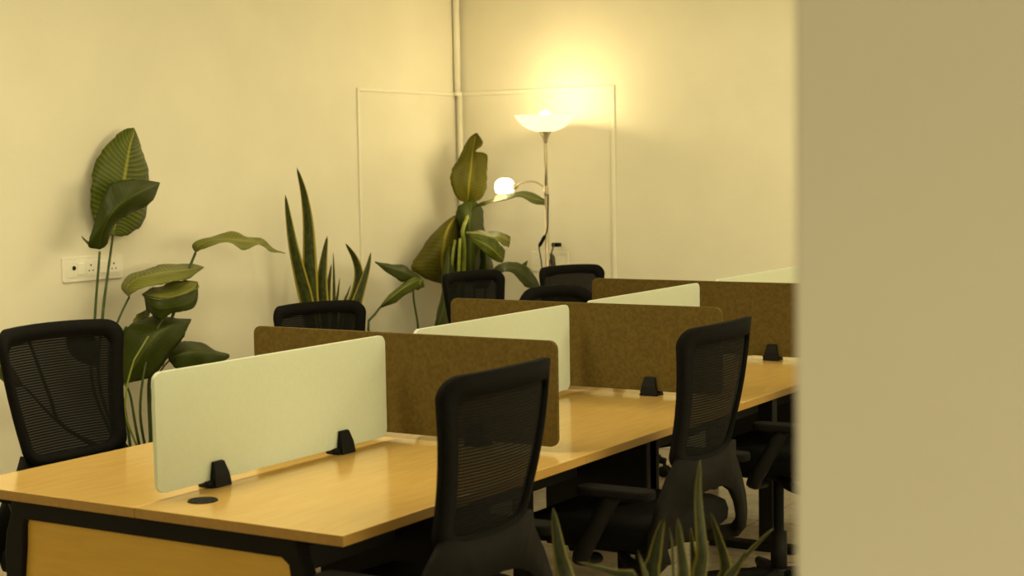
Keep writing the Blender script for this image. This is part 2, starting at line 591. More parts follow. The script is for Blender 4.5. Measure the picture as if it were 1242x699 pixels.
for i in range(1, NB):
    y = i * BAY
    for s in ((-1, 1) if i < 3 else (1,)):
        MB().box(s * .24 - .03, s * .24 + .03, y - .025, y + .025, 0.03, .67).build('leg', M['black_metal'], desk, bev=.004)
    MB().box(-.42, .42, y - .03, y + .03, .64, TT - TH).build('cross_beam', M['black_metal'], desk)
    MB().box(-.36 if i < 3 else .0, .36, y - .03, y + .03, 0.0, .03).build('foot_bar', M['black_metal'], desk, bev=.004)

# ------------------------------------------------------------------ screens
def clamp_mb(cx, cy, along, TT=.7503):
    """trapezoid clamp 55 mm long, 60 mm high, straddling the screen"""
    mb = MB()
    def q(a, t, z):
        return (cx + t, cy + a, z) if along == 'y' else (cx + a, cy + t, z)
    for sgn in (-1, 1):
        pr = [(.007, 0), (.030, 0), (.026, .03), (.016, .060), (.007, .062)]
        n = len(pr)
        v = []
        for (fr, sc_) in ((-1, 1), (1, 1)):
            for (t, z) in pr:
                w = .029 - (.010 if z > .04 else 0) - (.003 if .02 < z < .04 else 0)
                v.append(q(fr * w, sgn * t, TT + z))
        f = [tuple(range(n)), tuple(range(2 * n - 1, n - 1, -1))] + [(k, n + k, n + (k + 1) % n, (k + 1) % n) for k in range(n)]
        mb.add(v, f)
    a0 = [q(-.035, -.022, TT), q(.033, .022, TT + .007)]
    mb.box(min(a0[0][0], a0[1][0]), max(a0[0][0], a0[1][0]), min(a0[0][1], a0[1][1]), max(a0[0][1], a0[1][1]), TT, TT + .007)
    mb.tube([q(-.046, .012, TT + .010), q(-.02, .012, TT + .010)], .0085, 10)
    return mb


def screen(name, label, along, p0, p1, fixed, mt, group, clamps):
    c = (p0 + p1) / 2
    loc = (fixed, c, TT) if along == 'y' else (c, fixed, TT)
    e = empty(name, label, 'screen', loc, 0, group)
    h = (p1 - p0) / 2
    ol = rrect(-h, h, .0145, .2995, .024, 7)
    t = .0055
    if along == 'y':
        fn = lambda p, d: (-t + d, p[0], p[1])
    else:
        fn = lambda p, d: (p[0], -t + d, p[1])
    MB().prism(ol, fn, 2 * t).build('panel', mt, e, bev=.0012)
    for cpos in clamps:
        a = cpos - c
        mb = clamp_mb(0, a, 'y') if along == 'y' else clamp_mb(a, 0, 'x')
        for v in mb.v: v.z -= TT
        mb.build('clamp', M['black_plastic'], e, bev=.002)
    return e


G1, G2 = 'frosted white screens along the middle of the bench', 'brown screens across the bench'
WHX = -.0096
wl = ['frosted white desk screen at the near end, with the black cable grommet beside it',
      'frosted white desk screen just behind the nearest brown screen',
      'frosted white desk screen between the middle and the farthest brown screen',
      'frosted white desk screen beyond the farthest brown screen, only its top edge showing']
for i, (a, b) in enumerate(((.0817, .9835), (1.1307, 2.0223), (2.155, 3.0475), (3.205, 4.10))):
    screen('desk_screen', wl[i], 'y', a, b, WHX, M['frosted'], G1, (a + .20, b - .205))
bl = ['brown desk screen nearest the camera, running behind the nearest black chair',
      'brown desk screen in the middle of the row, one black clamp at its foot',
      'brown desk screen farthest from the camera, cut off by the plain foreground wall']
for i, y in enumerate((1.0414, 2.0984, 3.139)):
    screen('divider_screen', bl[i], 'x', -.5302, .518, y, M['bronze'], G2, (-.265, .262))

# ------------------------------------------------------------------ chairs
def back_y(s, z):
    """surface of the reclined, laterally curved backrest"""
    t = (z - .72) / .36
    return -.262 - .070 * t - .012 * math.sin(PI * max(0, min(1, t))) + .62 * s * s + 9 * s ** 4


def back_outline(zt, zb, wt, wb, r, crown, n=8, inset=0.0, insettop=None):
    it = inset if insettop is None else insettop
    zt -= it; zb += inset; wt -= inset; wb -= inset; r = max(r - inset * .6, .012)
    pts = []
    def wz(z): return wb + (wt - wb) * (max(0, (z - zb) / (zt - zb)) ** .9)
    # start bottom left, go right, up, left
    rb = min(r, .05)
    cor = [(wz(zt), zt, 0, r), (-wz(zt), zt, 1, r), (-wb, zb, 2, rb), (wb, zb, 3, rb)]
    for (cx, cz, q, rr) in cor:
        sx = 1 if q in (0, 3) else -1; sz = 1 if q in (0, 1) else -1
        a0 = [0, PI / 2, PI, 1.5 * PI][q]
        for k in range(n + 1):
            a = a0 + PI / 2 * k / n
            pts.append((cx - sx * rr + rr * math.cos(a), cz - sz * rr + rr * math.sin(a)))
    # resample straight runs
    out = []
    N = len(pts)
    for i in range(N):
        a, b = pts[i], pts[(i + 1) % N]
        L = math.hypot(b[0] - a[0], b[1] - a[1])
        k = 6 if L > .1 else 1
        for j in range(k):
            t = j / k
            out.append((a[0] + (b[0] - a[0]) * t, a[1] + (b[1] - a[1]) * t))
    res = []
    for (s, z) in out:
        f = (z - zb) / (zt - zb)
        res.append((s, z + crown * (1 - (s / wt) ** 2) * max(0, f) ** 3 + .018 * ((s / wt) ** 2 - 1) * (1 - f) ** 4))
    return res


def build_chair(radius=.045, crown=.006, mesh_parts=True):
    ch = []
    zt, zb, wt, wb = 1.085, .715, .213, .178
    o = back_outline(zt, zb, wt, wb, radius, crown)
    i = back_outline(zt, zb, wt, wb, radius, crown, inset=.030, insettop=.045)
    n = len(o)
    # frame ring with thickness
    v = []
    for (ring, dy) in ((o, -.011), (i, -.010), (i, .010), (o, .011)):
        v += [(s, back_y(s, z) + dy, z) for (s, z) in ring]
    f = []
    for k in range(n):
        k2 = (k + 1) % n
        for a in range(4):
            b = (a + 1) % 4
            f.append((a * n + k, a * n + k2, b * n + k2, b * n + k))
    ch.append(('back_frame', MB().add(v, f), M['black_fabric'], True, 0))
    # mesh panel
    rings = [1.015, .85, .65, .45, .25, .08]
    cz = (zt + zb) / 2
    v = []; f = []
    for q in rings:
        v += [(s * q, back_y(s * q, cz + (z - cz) * q) + .004, cz + (z - cz) * q) for (s, z) in i]
    for a in range(len(rings) - 1):
        for k in range(n):
            k2 = (k + 1) % n
            f.append((a * n + k, a * n + k2, (a + 1) * n + k2, (a + 1) * n + k))
    f.append(tuple((len(rings) - 1) * n + k for k in range(n)))
    ch.append(('mesh_panel', MB().add(v, f), M['mesh'], True, 0))
    # lower shell: arch plate that carries the back
    hs = [(.280, .470), (.300, .51), (.292, .56), (.250, .63), (.203, .69), (.172, .738)]
    outl = [(-x, z) for x, z in hs] + [(-.10, .722), (0, .717), (.10, .722)] + hs[::-1]
    hi = [(.225, .470), (.240, .51), (.222, .55), (.18, .59), (.13, .612), (.10, .620)]
    inl = [(-x, z) for x, z in hi] + [(-.05, .626), (0, .628), (.05, .626)] + hi[::-1]
    def sy(s, z): return -.262 + .012 * (z - .46) / .3 + .30 * s * s - (.012 if z > .7 else 0)
    n = len(outl)
    v = []
    for (ring, dy) in ((outl, -.014), (inl, -.014), (inl, .008), (outl, .008)):
        v += [(s, sy(s, z) + dy, z) for (s, z) in ring]
    f = []
    for k in range(n - 1):
        for a in range(4):
            b = (a + 1) % 4
            f.append((a * n + k, a * n + k + 1, b * n + k + 1, b * n + k))
    f.append((0, n, 2 * n, 3 * n)); f.append((n - 1, 4 * n - 1, 3 * n - 1, 2 * n - 1))
    ch.append(('lower_shell', MB().add(v, f), M['grey_plastic'], True, 0))
    mb = MB()
    for sg in (-1, 1):
        pth = catmull([(sg * .258, -.245, .485), (sg * .262, -.215, .455), (sg * .18, -.11, .447), (sg * .05, -.02, .445)], 10)
        mb.tube(pth, .022, 10, flat=.7)
    ch.append(('support_arm', mb, M['grey_plastic'], True, 0))
    # seat cushion
    ol = rrect(-.245, .245, -.235, .245, .075, 7)
    n = len(ol); v = []; f = []
    lay = [(.93, .490), (1.0, .507), (1.01, .532), (.985, .555), (.9, .567), (.55, .562), (.15, .560)]
    for (q, z) in lay:
        for (x, y) in ol:
            zz = z - (.03 * max(0, (y - .15) / .1) if z > .50 else 0)
            v.append((x * q, .005 + (y - .005) * q, zz))
    for a in range(len(lay) - 1):
        for k in range(n):
            f.append((a * n + k, a * n + (k + 1) % n, (a + 1) * n + (k + 1) % n, (a + 1) * n + k))
    f.append(tuple(range(n - 1, -1, -1))); f.append(tuple((len(lay) - 1) * n + k for k in range(n)))
    ch.append(('seat', MB().add(v, f), M['black_fabric'], True, 0))
    ch.append(('mechanism', MB().box(-.09, .09, -.12, .12,   .442, .491), M['black_metal'], False, .01))
    for sg in (-1, 1):
        mb = MB().tube(catmull([(sg * .20, -.02, .455), (sg * .285, -.02, .468), (sg * .305, -.06, .53), (sg * .305, -.13, .655)], 12), .016, 10, flat=1.5)
        ch.append(('armrest', mb, M['black_plastic'], True, 0))
        pad = MB().prism(rrect(-.035, .035, -.25, -.03, .03, 5), lambda p, d, sg=sg: (sg * .305 + p[0], p[1], .652 + d), .024)
        ch.append(('arm_pad', pad, M['black_fabric'], False, .006))
    # gas lift, star base, casters
    ch.append(('gas_lift', MB().lathe([(.028, .09), (.028, .25), (.018, .252), (.018, .435)], n=16), M['black_metal'], True, 0))
    mb = MB().lathe([(.04, .07), (.045, .10), (.035, .125)], n=18)
    for k in range(5):
        a = PI / 2 + .3 + k * 2 * PI / 5
        d = Vector((math.cos(a), math.sin(a), 0))
        mb.tube([d * .03 + Vector((0, 0, .098)), d * .16 + Vector((0, 0, .092)), d * .29 + Vector((0, 0, .075))], [.026, .022, .017], 8, flat=.8)
    ch.append(('star_base', mb, M['black_plastic'], False, 0))
    for k in range(5):
        a = PI / 2 + .3 + k * 2 * PI / 5
        d = Vector((math.cos(a), math.sin(a), 0)); t = Vector((-d.y, d.x, 0))
        mb = MB()
        for sg in (-1, 1):
            c = d * .285 + Vector((0, 0, .027))
            mb.tube([c + t * sg * .006, c + t * sg * .010, c + t * sg * .024, c + t * sg * .027], [.022, .027, .027, .02], 14)
        mb.tube([d * .285 + Vector((0, 0, .03)), d * .285 + Vector((0, 0, .075))], .009, 8)
        ch.append(('caster', mb, M['black_plastic'], True, 0))
    return ch


LOWER_KEEP = ('star_base', 'caster')


def place_chair(parts_objs, x, y, rz, lift, label, group):
    e = empty('mesh_office_chair', label, 'chair', (x, y, 0), rz, group)
    for (o, fixed) in parts_objs:
        c = o.copy(); COL.objects.link(c); c.parent = e
        c.location = (0, 0, 0 if fixed else lift)
    return e


def proto(**k):
    objs = []
    for (nm, mb, mt, sm, bv) in build_chair(**k):
        o = mb.build(nm, mt, None, sm, bv)
        objs.append((o, nm in LOWER_KEEP))
    return objs


GC = 'black mesh office chairs around the bench desk'
pA = proto()
pB = proto(radius=.11, crown=.02)


def chair_from_back(objs, bx, by, ang, side, lift, label):
    """bx, by: where the middle of the backrest top edge ends stand; ang: turn of the top edge away from +Y"""
    # local +Y is the way the chair faces; the back corners sit at local y = -.29
    rz = (PI / 2 if side > 0 else -PI / 2) + ang
    fx, fy = -math.sin(rz), math.cos(rz)
    return place_chair(objs, bx + fx * .285, by + fy * .285, rz, lift, label, GC)


chair_from_back(pA, .810, .276, 0.0, 1, 0, 'black mesh-back office chair nearest the camera, back turned, in front of the first brown screen')
chair_from_back(pA, .845, 1.325, 0.0, 1, 0, 'black mesh-back office chair second along the near side, in front of the middle brown screen')
chair_from_back(pA, .845, 2.47, .03, 1, 0, 'black office chair mostly hidden behind the edge of the plain foreground wall')
chair_from_back(pA, -.823, .557, -.06, -1, 0, 'black mesh-back office chair by the socket plate, on the far side at the near end')
chair_from_back(pA, -1.19, 2.18, -.25, -1, -.085, 'black office chair directly below the upright snake plant by the wall')
chair_from_back(pA, -1.40, 3.58, -.12, -1, -.060, 'black office chair in front of the large split-leaf plant in the corner')
chair_from_back(pB, -.72, 3.19, -.46, -1, -.097, 'black office chair with a low domed back, before the chair at the lamp')
chair_from_back(pA, -1.33, 4.377, -.32, -1, -.080, 'black mesh-back office chair standing at the foot of the lit floor lamp')
for o, _ in pA + pB:
    bpy.data.objects.remove(o)

# ------------------------------------------------------------------ wall sockets
sk = empty('socket_plate', 'wide white switch and socket plate on the wall behind the leftmost chair', 'socket', (WX, 2.17, 1.115))
y0, y1, zz0, zz1 = -.165, .172, -.052, .052
MB().prism(rrect(y0, y1, zz0, zz1, .008, 4), lambda p, d: (d, p[0], p[1]), .010).build('plate', M['plastic_white'], sk, bev=.002)
MB().prism(rrect(y0 + .02, y1 - .02, zz0 + .018, zz1 - .018, .004, 3), lambda p, d: (.0095 + d, p[0], p[1]), .003).build('frame', M['plastic_white'], sk, bev=.001)
MB().lathe([(.0, 0), (.009, 0), (.009, .003), (0, .003)], n=18).build('indicator', M['hole'], sk, True)
ind = COL.objects[-1] if False else [c for c in sk.children if c.name.startswith('indicator')][0]
ind.location = (.0125, -.108, .006); ind.rotation_euler = (0, PI / 2, 0)
for yy in (-.07, .055):
    MB().box(.0125, .0175, yy - .020, yy + .020, -.024, .026).build('switch', M['plastic_white'], sk, bev=.0015)
for yy in (-.015, .115):
    so = MB().box(.0125, .0145, yy - .026, yy + .026, -.026, .026).build('socket', M['plastic_white'], sk, bev=.001)
    hb = MB()
    for (dy, dz, r) in ((0, .013, .0042), (-.011, -.009, .0034), (.011, -.009, .0034)):
        hb.tube([(.0145, yy + dy, dz), (.0150, yy + dy, dz)], r, 10)
    hb.build('socket_holes', M['hole'], so)

sk2 = empty('socket_plate', 'white socket plate on the back wall behind the lamp pole', 'socket', (-1.81, WY, .985))
MB().prism(rrect(-.12, .12, -.055, .055, .008, 4), lambda p, d: (p[0], -d, p[1]), .006).build('plate', M['trim'], sk2, bev=.002)
MB().box(-.09, -.05, -.009, -.005, -.022, .024).build('switch', M['trim'], sk2, bev=.001)
MB().box(.03, .09, -.009, -.005, -.026, .026).build('socket', M['trim'], sk2, bev=.001)

# ------------------------------------------------------------------ floor lamp
LX, LY = -1.652, 4.68
lamp = empty('floor_lamp', 'lit floor lamp with glass bowl on top and small globe on a side arm', 'lamp', (LX, LY, 0))
MB().lathe([(0, .0), (.135, 0), (.135, .012), (.12, .02), (.03, .03), (.013, .045)], n=40).build('base', M['chrome'], lamp, True)
MB().lathe([(.010, .03), (.010, 1.40)], n=16).lathe([(.0085, 1.40), (.0085, 1.65)], n=16).lathe([(.0125, 1.36), (.0135, 1.365), (.0135, 1.40), (.0125, 1.405)], n=16).build('pole', M['chrome'], lamp, True)
MB().lathe([(.009, 1.632), (.013, 1.645), (.016, 1.66), (.030, 1.685), (.037, 1.694)], n=24).build('cone', M['chrome'], lamp, True)
prof = [(.0, 1.690), (.045, 1.6925), (.085, 1.705), (.120, 1.727), (.145, 1.752), (.160, 1.775), (.163, 1.778), (.158, 1.777), (.141, 1.754), (.117, 1.730), (.083, 1.709), (.045, 1.6965), (.0, 1.694)]
MB().lathe(prof, n=48).build('glass_bowl', M['bowl'], lamp, True)
MB().lathe([(0, 1.735), (.012, 1.738), (.022, 1.752), (.031, 1.772), (.027, 1.789), (.014, 1.799), (0, 1.802)], n=20).build('bulb', M['bulb'], lamp, True)
# side arm to the left with globe
g = Vector((-.258, 0, 1.402))
arm = catmull([(-.006, 0, 1.385), (-.02, 0, 1.405), (-.075, 0, 1.430), (-.135, 0, 1.428), (-.175, 0, 1.415), (-.195, 0, 1.405)], 20)
MB().tube(arm, .0052, 8).build('side_arm', M['chrome'], lamp, True)
sh = MB().lathe([(0, -.044), (.03, -.040), (.049, -.026), (.055, 0), (.051, .022), (.037, .040), (.018, .047), (0, .048)], n=28)
so = sh.build('globe_shade', M['globe'], lamp, True); so.location = g
bs = MB().lathe([(0, -.066), (.014, -.062), (.018, -.055), (.018, -.040)], n=16).build('bulb', M['globe'], lamp, True); bs.location = g
MB().tube([(-.205, 0, 1.402), (-.19, 0, 1.404), (-.175, 0, 1.412)], [.017, .015, .008], 12).build('lamp_holder', M['chrome'], lamp, True)
lm = lamp.location
def LP(x, y, dy=0): return PY(x, y, LY + dy) - Vector((LX, LY, 0))
cdp = catmull([LP(665, 236, -.015), LP(664.5, 262, -.018), LP(664, 278, -.02), LP(659, 290, -.01), LP(654, 299, 0), LP(655, 308, 0), LP(657, 322, 0), LP(657, 345, .0), LP(658, 420, 0)], 40)
MB().tube(cdp, .0038, 8).build('cord', M['cord'], lamp, True)
MB().tube([LP(661, 286, -.012), LP(660, 288, -.01), LP(655, 297, 0), LP(654, 299, 0)], [.007, .0095, .0095, .006], 10).build('cord_switch', M['black_plastic'], lamp, True)
MB().tube(catmull([LP(672, 296, .22), LP(670, 303, .18), LP(668, 312, .12), LP(666, 330, .05), LP(667, 380, .02), LP(666, 450, 0)], 30), .0045, 8).build('cord', M['cord'], lamp, True)
MB().tube([LP(668, 307, .06), LP(670, 312, .06), LP(671, 322, .05), LP(669, 335, .04)], [.006, .013, .013, .006], 10).build('cable_tie', M['cord'], lamp, True)
plug = LP(675, 297, .25)
MB().box(plug.x - .022, plug.x + .022, plug.y - .02, plug.y + .02, plug.z - .011, plug.z + .011).build('plug', M['black_plastic'], lamp, bev=.004)

# ------------------------------------------------------------------ plants
NU, NV = 11, 40


def leaf3(L, Mid, R, mt, parent, name='leaf', wave=.006, seed=0, ragged=.06):
    """loft through left edge, midrib and right edge (world points)"""
    rnd = random.Random(seed)
    a, b, c = catmull(L, NV), catmull(Mid, NV), catmull(R, NV)
    ph = rnd.random() * 6
    jag = []
    for side in (0, 1):
        lev, row = 0, []
        for j in range(NV):
            lev = lev + .35 if lev < .9 else 0
            if rnd.random() < .3: lev = rnd.uniform(0, .8)
            row.append(lev * rnd.uniform(.5, 1))
        jag.append(row)
    v, uv, f = [], [], []
    org = parent.location
    for j in range(NV):
        t = j / (NV - 1)
        nrm = (c[j] - a[j]).cross(b[min(j + 1, NV - 1)] - b[max(j - 1, 0)])
        nrm = nrm.normalized() if nrm.length > 1e-9 else Vector((1, 0, 0))
        for i in range(NU):
            u = i / (NU - 1)
            # quadratic through the three, flattened towards straight halves
            q = a[j] * ((1 - u) * (1 - 2 * u)) + b[j] * (4 * u * (1 - u)) + c[j] * (u * (2 * u - 1))
            li = a[j].lerp(b[j], u * 2) if u <= .5 else b[j].lerp(c[j], u * 2 - 1)
            p = q * .5 + li * .5
            if abs(u - .5) > .3:
                k = jag[0 if u < .5 else 1][j] * ragged * ((abs(u - .5) - .3) / .2)
                p = p.lerp(b[j], k)
            e = abs(u - .5) * 2
            p = p + nrm * wave * e * e * math.sin(t * 17 + ph + (2 if u > .5 else 0)) * math.sin(PI * t)
            v.append(p - org); uv.append((u, t))
    for j in range(NV - 1):
        for i in range(NU - 1):
            f.append((j * NU + i, j * NU + i + 1, (j + 1) * NU + i + 1, (j + 1) * NU + i))
    o = link(name, v, f, mt, parent, True, uv)
    s = o.modifiers.new('thick', 'SOLIDIFY'); s.thickness = .0012
    return o


def stalk(pts, r, parent, mt=None, name='stalk'):
    org = parent.location
    p = [q - org for q in catmull(pts, 22)]
    n = len(p)
    rs = [r * (1.25 - .5 * i / (n - 1)) for i in range(n)]
    return MB().tube(p, rs, 8).build(name, mt or M['stalk'], parent, True)


def pot(parent, r0, r1, h):
    MB().lathe([(0, 0), (r0, 0), (r0 + (r1 - r0) * .5, h * .5), (r1, h - .03), (r1 + .012, h - .028), (r1 + .012, h), (r1 - .012, h), (r1 - .016, h - .05), (0, h - .05)], n=36).build('pot', M['pot'], parent, True)
    MB().lathe([(0, h - .035), (r1 * .5, h - .03), (r1 - .016, h - .04), (r1 - .02, h - .055), (0, h - .055)], n=30).build('soil', M['soil'], parent, True)


# --- plant 1: bird-of-paradise by the left wall
B1 = Vector((-2.19, 2.20, 0))
p1 = empty('potted_plant', 'tall paddle-leaved plant beside the socket plate, behind the leftmost chair', 'plant', B1)
pot(p1, .13, .17, .34)
def A(pts, base=-2.21): return [PX(x, y, base + (d[0] if d else 0)) for (x, y, *d) in pts]
# tall back leaf
leaf3(A([(137, 286, -.10), (119, 278, -.13), (110, 250, -.15), (109, 222, -.15), (116, 196, -.15), (131, 173, -.14), (150, 157, -.12), (163, 155, -.10)]),
      A([(137, 286, -.10), (142, 264, -.10), (146, 245, -.09), (150, 222, -.08), (154, 198, -.08), (158, 176, -.08), (162, 163, -.09), (163, 156, -.10)]),
      A([(137, 286, -.10), (152, 287, -.12), (168, 277, -.15), (179, 258, -.17), (181, 232, -.18), (179, 204, -.17), (172, 178, -.14), (165, 160, -.10)]),
      M['leaf_mid'], p1, seed=1)
# front dark folded leaf
leaf3(A([(121, 303, .02), (106, 298, .03), (113, 276, .04), (119, 256, .05), (126, 232, .06), (135, 221, .07), (163, 217, .08), (193, 221, .05)]),
      A([(121, 303, .02), (122, 288, .05), (128, 272, .08), (136, 258, .10), (148, 246, .11), (162, 237, .11), (178, 229, .09), (194, 222, .05)]),
      A([(121, 303, .02), (130, 297, .03), (136, 280, .05), (145, 267, .06), (158, 260, .07), (173, 253, .07), (187, 241, .06), (194, 223, .05)]),
      M['leaf_dark'], p1, seed=2)
# small curl at the foot of the dark leaf
leaf3(A([(114, 297, .02), (106, 292, .02), (99, 286, .03)]), A([(114, 298, .02), (107, 295, .03), (100, 289, .03)]), A([(115, 300, .02), (108, 298, .02), (101, 291, .03)]), M['leaf_mid'], p1, seed=3, wave=0)
# long arching leaf to the right
leaf3(A([(237, 307, .05), (233, 297, .06), (246, 288, .08), (268, 284, .10), (290, 283, .11), (312, 288, .10), (328, 299, .09), (346, 307, .08)]),
      A([(237, 307, .05), (240, 299, .08), (254, 292, .12), (272, 290, .15), (290, 291, .16), (310, 294, .14), (328, 302, .11), (346, 307, .08)]),
      A([(237, 307, .05), (244, 303, .10), (257, 298, .16), (275, 296, .20), (295, 302, .20), (312, 298, .17), (328, 304, .13), (346, 308, .08)]),
      M['leaf_pale'], p1, seed=4, wave=.012)
# leaf arching over, paler
leaf3(A([(157, 361, .04), (147, 350, .02), (152, 338, .0), (168, 329, -.02), (190, 323, -.03), (213, 320, -.03), (232, 320, -.02), (247, 324, .0)]),
      A([(157, 361, .04), (154, 350, .08), (163, 340, .10), (178, 335, .11), (196, 331, .11), (214, 329, .10), (231, 327, .07), (247, 324, .0)]),
      A([(157, 361, .04), (159, 358, .10), (170, 352, .15), (183, 347, .17), (200, 344, .17), (217, 342, .15), (232, 336, .10), (247, 325, .0)]),
      M['leaf_pale'], p1, seed=5, wave=.005)
# drooping leaf under it: top side painted pale as lit, hanging front dark as shaded
leaf3(A([(240, 342, .10), (225, 340, .08), (208, 342, .06), (194, 347, .06), (182, 350, .07), (172, 357, .10)]),
      A([(240, 343, .10), (233, 351, .14), (218, 358, .17), (204, 361, .18), (190, 361, .17), (173, 359, .12)]),
      A([(240, 343, .10), (241, 350, .15), (226, 356, .19), (206, 362, .20), (188, 363, .19), (173, 359, .12)]),
      M['leaf_pale'], p1, seed=6, wave=.003)
leaf3(A([(240, 342, .11), (236, 351, .15), (222, 357, .18), (205, 361, .20), (188, 360, .18), (172, 357, .12)]),
      A([(240, 345, .11), (239, 360, .16), (224, 369, .19), (207, 373, .20), (190, 373, .19), (175, 362, .12)]),
      A([(240, 348, .11), (239, 368, .15), (230, 376, .18), (208, 381, .19), (193, 388, .18), (177, 376, .12)]),
      M['leaf_dark'], p1, seed=7, wave=.003)
# large dark lower leaf
leaf3(A([(152, 466, .10), (146, 448, .08), (147, 425, .06), (149, 402, .06), (160, 392, .07), (185, 383, .08), (207, 385, .09), (232, 387, .12)]),
      A([(152, 466, .10), (158, 452, .13), (168, 435, .16), (179, 418, .18), (190, 405, .18), (204, 397, .17), (218, 391, .15), (232, 388, .12)]),
      A([(152, 466, .10), (165, 463, .13), (183, 459, .16), (196, 447, .18), (208, 429, .18), (222, 412, .17), (227, 400, .15), (232, 389, .12)]),
      M['leaf_dark'], p1, seed=8)
leaf3(A([(205, 438, .10), (203, 427, .08), (214, 417, .07), (230, 413, .07), (247, 418, .08), (262, 425, .10), (278, 430, .12)]),
      A([(205, 438, .10), (213, 432, .13), (225, 428, .15), (238, 427, .16), (252, 428, .15), (265, 430, .14), (278, 432, .12)]),
      A([(205, 438, .10), (214, 448, .13), (226, 452, .15), (240, 447, .16), (256, 442, .16), (270, 439, .14), (278, 434, .12)]),
      M['leaf_dark'], p1, seed=9)
# lighter leaf peeping out above the dark one, and one at the frame edge
leaf3(A([(146, 470, .0), (142, 440, -.02), (144, 412, -.03), (152, 396, -.03)]), A([(147, 470, .0), (150, 440, .01), (152, 415, .0), (153, 396, -.03)]), A([(149, 470, .0), (160, 445, .0), (160, 418, -.01), (154, 396, -.03)]), M['leaf_mid'], p1, seed=10)
leaf3(A([(160, 395, .0), (163, 385, .0), (172, 378, .0), (180, 375, .0)]), A([(160, 395, .0), (168, 389, .02), (175, 383, .02), (181, 376, .0)]), A([(160, 396, .0), (172, 394, .0), (180, 387, .0), (182, 377, .0)]), M['leaf_pale'], p1, seed=11)
leaf3(A([(30, 470, .0), (8, 466, -.02), (-20, 440, -.03), (-40, 400, -.02)]), A([(30, 470, .0), (12, 456, .02), (-12, 430, .02), (-40, 400, -.02)]), A([(30, 470, .0), (12, 440, .0), (-6, 416, .0), (-40, 399, -.02)]), M['leaf_mid'], p1, seed=12)
leaf3(A([(118, 445, .0), (98, 440, -.01), (82, 425, -.02), (80, 408, -.02)]), A([(118, 445, .0), (106, 430, .03), (96, 416, .03), (82, 406, -.02)]), A([(118, 445, .0), (121, 428, .0), (116, 410, .0), (84, 404, -.02)]), M['leaf_dark'], p1, seed=13)
stalk([Vector((B1.x, B1.y - .02, .30))] + A([(80, 520, .0), (60, 480, .0), (39, 424, .0), (30, 400, .0)]), .008, p1)
# stalks down to the pot
top = .30
def foot(dx, dy): return Vector((B1.x + dx, B1.y + dy, top))
stalk([foot(-.03, -.05)] + A([(113, 470, .0), (115, 388, .0), (121, 305, .02)]), .0062, p1)
stalk([foot(-.05, -.02)] + A([(121, 470, -.05), (124, 388, -.06), (131, 330, -.08), (137, 286, -.10)]), .0065, p1)
stalk([foot(.01, .05)] + A([(183, 535, .02), (181, 462, .03), (192, 425, .05), (207, 390, .06), (226, 335, .06), (237, 307, .05)]), .0075, p1)
stalk([foot(.0, -.04)] + A([(152, 500, .04), (136, 420, .03), (143, 390, .03), (151, 372, .04), (157, 360, .04)]), .0055, p1)
stalk([foot(.02, .0)] + A([(165, 520, .10), (158, 480, .10), (152, 466, .10)]), .006, p1)
stalk([foot(.03, .02)] + A([(170, 500, .16), (177, 440, .17), (190, 400, .16), (210, 372, .15), (238, 344, .10)]), .005, p1)
stalk([foot(.04, .04)] + A([(184, 540, .06), (183, 480, .08), (195, 450, .10), (205, 438, .10)]), .005, p1)
stalk([foot(.05, -.02)] + A([(152, 500, .15), (160, 445, .19), (170, 425, .20), (180, 408, .20)]), .0042, p1, M['stalk_pale'])
stalk([foot(.0, -.07)] + A([(80, 520, .0), (30, 470, .0)]), .006, p1)

# --- snake plant by the left wall
B2 = Vector((-2.17, 3.45, 0))
p2 = empty('snake_plant', 'upright snake plant with yellow-edged sword leaves against the wall', 'plant', B2)
pot(p2, .13, .16, .62)


def sword(pts, width, parent, base, turn=0., mt=None, fold=.25, name='leaf'):
    """pts tip first, pixel + plane offset; width metres"""
    P = base(pts)
    C_ = catmull(P, NV)
    L, R, Mi = [], [], []
    for j, p in enumerate(C_):
        t = j / (NV - 1)
        tan = (C_[min(j + 1, NV - 1)] - C_[max(j - 1, 0)]).normalized()
        sd = tan.cross(Vector((math.cos(turn), math.sin(turn), 0)))
        sd.normalize()
        w = width * .5 * (min(1, t / .45) ** .6 if t < .45 else 1 - .35 * ((t - .45) / .55) ** 1.5)
        n = sd.cross(tan)
        L.append(p - sd * w + n * w * fold); R.append(p + sd * w + n * w * fold); Mi.append(p)
    o = leaf3(L, Mi, R, mt or M['snake'], parent, name, wave=.003, seed=int(width * 1e5), ragged=0)
    return o


def A2(pts): return A(pts, -2.17)
VD = math.atan2(.848, -.525)      # roughly the viewing direction in plan
for (pts, w, tr) in (
    ([(346, 236), (350, 264), (356, 300), (365, 338), (373, 372), (384, 440, .0), (390, 500, .0)], .046, .15),
    ([(360, 203), (368, 232), (373, 265), (375, 300), (376, 340), (378, 372), (387, 440), (392, 500)], .050, .0),
    ([(397, 286), (393, 310), (390, 340), (390, 372), (393, 440), (395, 500)], .050, -.2),
    ([(404, 306, .02), (405, 335, .02), (405, 370, .02), (402, 440), (398, 500)], .014, .4),
    ([(412, 337, .04), (410, 355, .04), (408, 372, .03), (404, 440), (398, 500)], .018, .3),
    ([(419, 295), (430, 313), (435, 332), (432, 355), (424, 380), (412, 440), (402, 500)], .046, -.1),
    ([(450, 306, .04), (446, 325, .04), (439, 348, .03), (431, 375, .02), (416, 440), (404, 500)], .042, .2),
    ([(426, 345, -.04), (422, 356, -.03), (417, 372, -.02), (406, 440), (398, 500)], .02, .5),
    ([(402, 320, -.03), (399, 345, -.03), (397, 375, -.02), (396, 440), (396, 500)], .03, .3),
    ([(372, 330, -.05), (371, 350, -.05), (374, 375, -.04), (384, 440), (392, 500)], .03, -.4),
):
    sword(pts, w * 1.5, p2, A2, VD + tr)

